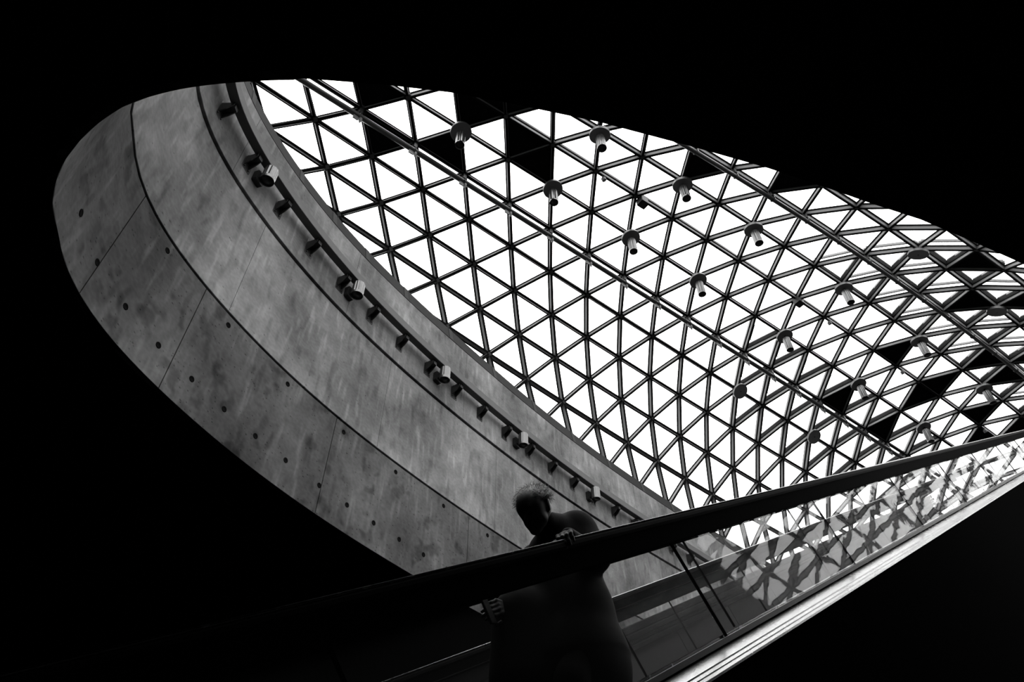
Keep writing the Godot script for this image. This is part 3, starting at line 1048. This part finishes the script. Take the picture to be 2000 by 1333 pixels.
func build_person() -> void:
	var o := thing("person", "person in a dark coat leaning over the escalator handrail, grey hair, head bowed", "person")
	var base := esc(2.3, -0.60, 2.45)
	o.position = base
	var B := func(x: float, y: float, z: float) -> Vector3: return Vector3(x, y, z) - base
	var neck: Vector3 = B.call(0.250, 3.49, -3.405)
	var sh_n: Vector3 = B.call(0.363, 3.545, -3.424); var el_n: Vector3 = B.call(0.445, 3.33, -3.345)
	var sh_f: Vector3 = B.call(0.13, 3.475, -3.64); var el_f: Vector3 = B.call(0.02, 3.20, -3.53)
	var chest: Vector3 = B.call(0.262, 3.385, -3.474); var mid: Vector3 = B.call(0.286, 3.095, -3.49)
	var hem: Vector3 = B.call(0.300, 2.836, -3.507)
	var hip_n: Vector3 = mid + Vector3(0.03, -0.05, 0.0) - NH * 0.09; var hip_f: Vector3 = mid + Vector3(-0.03, -0.05, 0) + NH * 0.09
	var kn_n: Vector3 = -NH * 0.10 + Vector3(0.0, 0.46, 0) - DH * 0.03; var kn_f: Vector3 = NH * 0.10 + Vector3(0.0, 0.46, 0) - DH * 0.07
	var an_n := -NH * 0.10 + Vector3(0, 0.10, 0) + DH * 0.05; var an_f := NH * 0.10 + Vector3(0, 0.10, 0) + DH * 0.02
	# left hand over the rail
	var r := esc(2.04, 0.50, 2.1) - base
	var t := (esc(1, 0, 0) - esc(0, 0, 0)).normalized()
	var up := t.cross(NH).normalized()
	if up.y < 0: up = -up
	var fw := (-t * 0.80 - NH * 0.60).normalized()
	var sd := (-t * 0.60 + NH * 0.80).normalized()
	var wr_n := r + t * 0.075 + NH * 0.045 + up * 0.034
	var hn := hand(wr_n, fw, -up, sd, [0.35, 1.25, 1.75])
	# right hand holding a phone
	var ph: Vector3 = B.call(-0.096, 2.985, -3.152)
	var wr_f: Vector3 = B.call(-0.035, 3.05, -3.31)
	var f2 := (ph - wr_f).normalized()
	var pd := Vector3(-0.6, -0.2, -0.35); pd = (pd - f2 * pd.dot(f2)).normalized()
	var hf := hand(wr_f, f2, pd, f2.cross(pd).normalized(), [0.6, 1.3, 1.5])
	# head, facing left and down
	var face := Vector3(-0.50, -0.62, 0.60).normalized()
	var crown := Vector3(-0.30, 0.85, 0.45); crown = (crown - face * crown.dot(face)).normalized()
	var ear := face.cross(crown).normalized()
	var hc: Vector3 = B.call(0.118, 3.548, -3.225)
	var H := func(f: float, c: float, e: float) -> Vector3: return hc + face * f + crown * c + ear * e
	var head := [[H.call(-0.035, 0.02, 0.0), H.call(0.022, 0.022, 0.0), 0.084, 0.078], [H.call(-0.04, -0.02, 0), H.call(0.02, -0.03, 0), 0.062, 0.066],
		[H.call(0.035, -0.07, 0.0), H.call(0.062, -0.098, 0.0), 0.048, 0.026], [H.call(0.02, -0.06, 0.035), H.call(0.05, -0.095, 0.012), 0.034, 0.024], [H.call(0.02, -0.06, -0.035), H.call(0.05, -0.095, -0.012), 0.034, 0.024],
		[H.call(0.09, 0.005, 0), H.call(0.113, -0.03, 0), 0.008, 0.012], [H.call(0.10, -0.034, 0.012), H.call(0.10, -0.034, -0.012), 0.008, 0.008],
		[H.call(0.080, 0.022, 0.035), H.call(0.080, 0.022, -0.035), 0.012, 0.012], [H.call(0.086, -0.062, 0.014), H.call(0.086, -0.062, -0.014), 0.008, 0.008], [H.call(0.083, -0.073, 0.012), H.call(0.083, -0.073, -0.012), 0.008, 0.008],
		[H.call(-0.015, 0.015, 0.078), H.call(-0.022, -0.025, 0.074), 0.013, 0.010], [H.call(-0.015, 0.015, -0.078), H.call(-0.022, -0.025, -0.074), 0.013, 0.010],
		[H.call(-0.03, -0.05, 0), neck, 0.052, 0.062],
		[H.call(0.098, -0.001, 0.031), H.call(0.098, -0.001, 0.031), 0.014, 0.014, 0.01], [H.call(0.098, -0.001, -0.031), H.call(0.098, -0.001, -0.031), 0.014, 0.014, 0.01]]
	var body := MB.new()
	net(body, head, 0.005, 0.016)
	net(body, [[neck, chest, 0.07, 0.13], [sh_n, sh_f, 0.06, 0.06], [chest, mid, 0.13, 0.14], [mid, hip_n, 0.13, 0.08], [mid, hip_f, 0.13, 0.08], [sh_n, el_n, 0.05, 0.04], [el_n, wr_n, 0.04, 0.026], [sh_f, el_f, 0.05, 0.04], [el_f, wr_f, 0.04, 0.026],
		[hip_n, kn_n, 0.08, 0.055], [kn_n, an_n, 0.052, 0.04], [hip_f, kn_f, 0.08, 0.055], [kn_f, an_f, 0.052, 0.04]], 0.016, 0.03)
	net(body, hn, 0.004, 0.007)
	net(body, hf, 0.004, 0.007)
	put("body", body.mesh(M.skin, true, false), o)
	var coat := MB.new()
	net(coat, [[B.call(0.19, 3.495, -3.31), B.call(0.30, 3.535, -3.40), 0.058, 0.078], [neck + Vector3(0.05, 0.02, -0.015), sh_n + Vector3(-0.01, 0.0, -0.01), 0.065, 0.082], [sh_n + Vector3(0.01, 0.0, 0), sh_n + Vector3(0.085, -0.09, -0.03), 0.08, 0.07], [H.call(-0.06, -0.085, 0.0), neck + Vector3(0.05, 0.015, -0.01), 0.058, 0.075], [neck + Vector3(0.01, -0.01, 0), chest, 0.085, 0.175], [sh_n - Vector3(0, 0.005, 0), chest, 0.085, 0.14], [sh_f, chest, 0.075, 0.14], [chest, mid, 0.185, 0.235], [mid, hem, 0.235, 0.285], [hem, hem + Vector3(0.005, -0.03, 0), 0.285, 0.26],
		[B.call(0.06, 3.02, -3.38), B.call(0.06, 2.75, -3.39), 0.16, 0.17], [sh_n, el_n, 0.082, 0.066], [el_n, wr_n + t * 0.02, 0.064, 0.040], [sh_f, el_f, 0.075, 0.06], [el_f, wr_f - f2 * 0.02, 0.058, 0.038],
		[sh_n + Vector3(0.03, -0.02, -0.02), sh_n + Vector3(0.10, -0.14, -0.05), 0.07, 0.055], [neck + Vector3(0.035, 0.0, 0.0), neck + Vector3(0.06, 0.01, -0.02), 0.05, 0.05],
		[chest + Vector3(0.10, -0.10, 0.10), chest + Vector3(0.15, -0.13, 0.02), 0.045, 0.05]], 0.013, 0.045)
	put("coat", coat.mesh(M.coat, true, false), o)
	# folds of the sleeve
	var folds := MB.new()
	for k in 6:
		var c: Vector3 = sh_n.lerp(el_n, 0.05 + 0.15 * k)
		var ax := (el_n - sh_n).normalized()
		var e1 := ax.cross(Vector3.UP).normalized(); var e2 := ax.cross(e1)
		var path := []
		var rad := lerpf(0.082, 0.066, 0.05 + 0.15 * k)
		for q in 11:
			var a := -1.2 + 3.4 * q / 10.0 + 0.4 * k
			path.append(c + ax * (0.02 * sin(a * 1.7 + k)) + (e1 * cos(a) + e2 * sin(a)) * (rad + 0.002))
		folds.tube(path, [0.002, 0.005, 0.007, 0.008, 0.008, 0.008, 0.008, 0.007, 0.006, 0.004, 0.002], 7)
	put("sleeve_folds", folds.mesh(M.coat, true, false), o)
	var tr := MB.new()
	net(tr, [[mid, mid + Vector3(0, -0.12, 0), 0.15, 0.15], [hip_n, kn_n, 0.105, 0.08], [kn_n, an_n - Vector3(0, 0.03, 0), 0.08, 0.075], [hip_f, kn_f, 0.105, 0.08], [kn_f, an_f - Vector3(0, 0.03, 0), 0.08, 0.075]], 0.016, 0.02)
	put("trousers", tr.mesh(M.trousers, true, false), o)
	for a in [an_n, an_f]:
		var sh := MB.new()
		var g := Vector3(a.x, 0.012, a.z)
		net(sh, [[g + DH * 0.05 + Vector3(0, 0.035, 0), g - DH * 0.06 + Vector3(0, 0.035, 0), 0.038, 0.04], [g - DH * 0.06 + Vector3(0, 0.03, 0), g - DH * 0.17 + Vector3(0, 0.028, 0), 0.042, 0.032], [g + DH * 0.03 + Vector3(0, 0.04, 0), a, 0.04, 0.045]], 0.010, 0.02)
		for k in sh.v.size(): sh.v[k].y = maxf(sh.v[k].y, 0.010)
		put("shoe", sh.mesh(M.leather, true, false), o)
	# hair: a cap of short hair with loose tufts
	var hair := MB.new()
	net(hair, [[H.call(-0.045, 0.04, 0.0), H.call(0.02, 0.05, 0.0), 0.082, 0.068], [H.call(-0.06, -0.02, 0), H.call(-0.055, -0.055, 0), 0.066, 0.05], [H.call(-0.02, 0.03, 0.05), H.call(-0.03, -0.01, 0.052), 0.035, 0.032], [H.call(-0.02, 0.03, -0.05), H.call(-0.03, -0.01, -0.052), 0.035, 0.032]], 0.006, 0.02)
	var rng := RandomNumberGenerator.new()
	rng.seed = 5
	for k in 900:
		var th := rng.randf_range(0.0, PI)
		var fi := rng.randf_range(-1.0, 1.9)
		var dir: Vector3 = (ear * cos(th) + (crown * cos(fi) - face * sin(fi)) * sin(th)).normalized()
		var root: Vector3 = H.call(-0.02, 0.035, 0.0) + dir * 0.086
		var comb: Vector3 = (face * (0.9 if fi < 0.2 else 0.25) + dir * 0.55 - crown * 0.1 + Vector3(rng.randf_range(-0.4, 0.4), rng.randf_range(-0.3, 0.4), rng.randf_range(-0.4, 0.4))).normalized()
		var l := rng.randf_range(0.02, 0.05)
		var mid_p := root + comb * l * 0.5 + dir * 0.004
		hair.tube([root, mid_p, root + comb * l - dir * 0.004], [0.0012, 0.001, 0.0003], 3)
	put("hair", hair.mesh(M.hair, true, false), o)
	var pt := thing("phone", "dark handheld phone in the lowered hand of the person on the escalator", "phone")
	pt.position = base + ph
	var ux := f2.cross(pd).normalized()
	var bd := MB.new()
	bd.bevel_box(pd * 0.022, ux * 0.075, pd * 0.005, f2 * 0.037, 0.004)
	put("case", bd.mesh(M.leather), pt)
	var scn := MB.new()
	scn.bevel_box(pd * 0.0165, ux * 0.070, pd * 0.0008, f2 * 0.033, 0.0006)
	put("screen", scn.mesh(M.lamp_dark), pt)
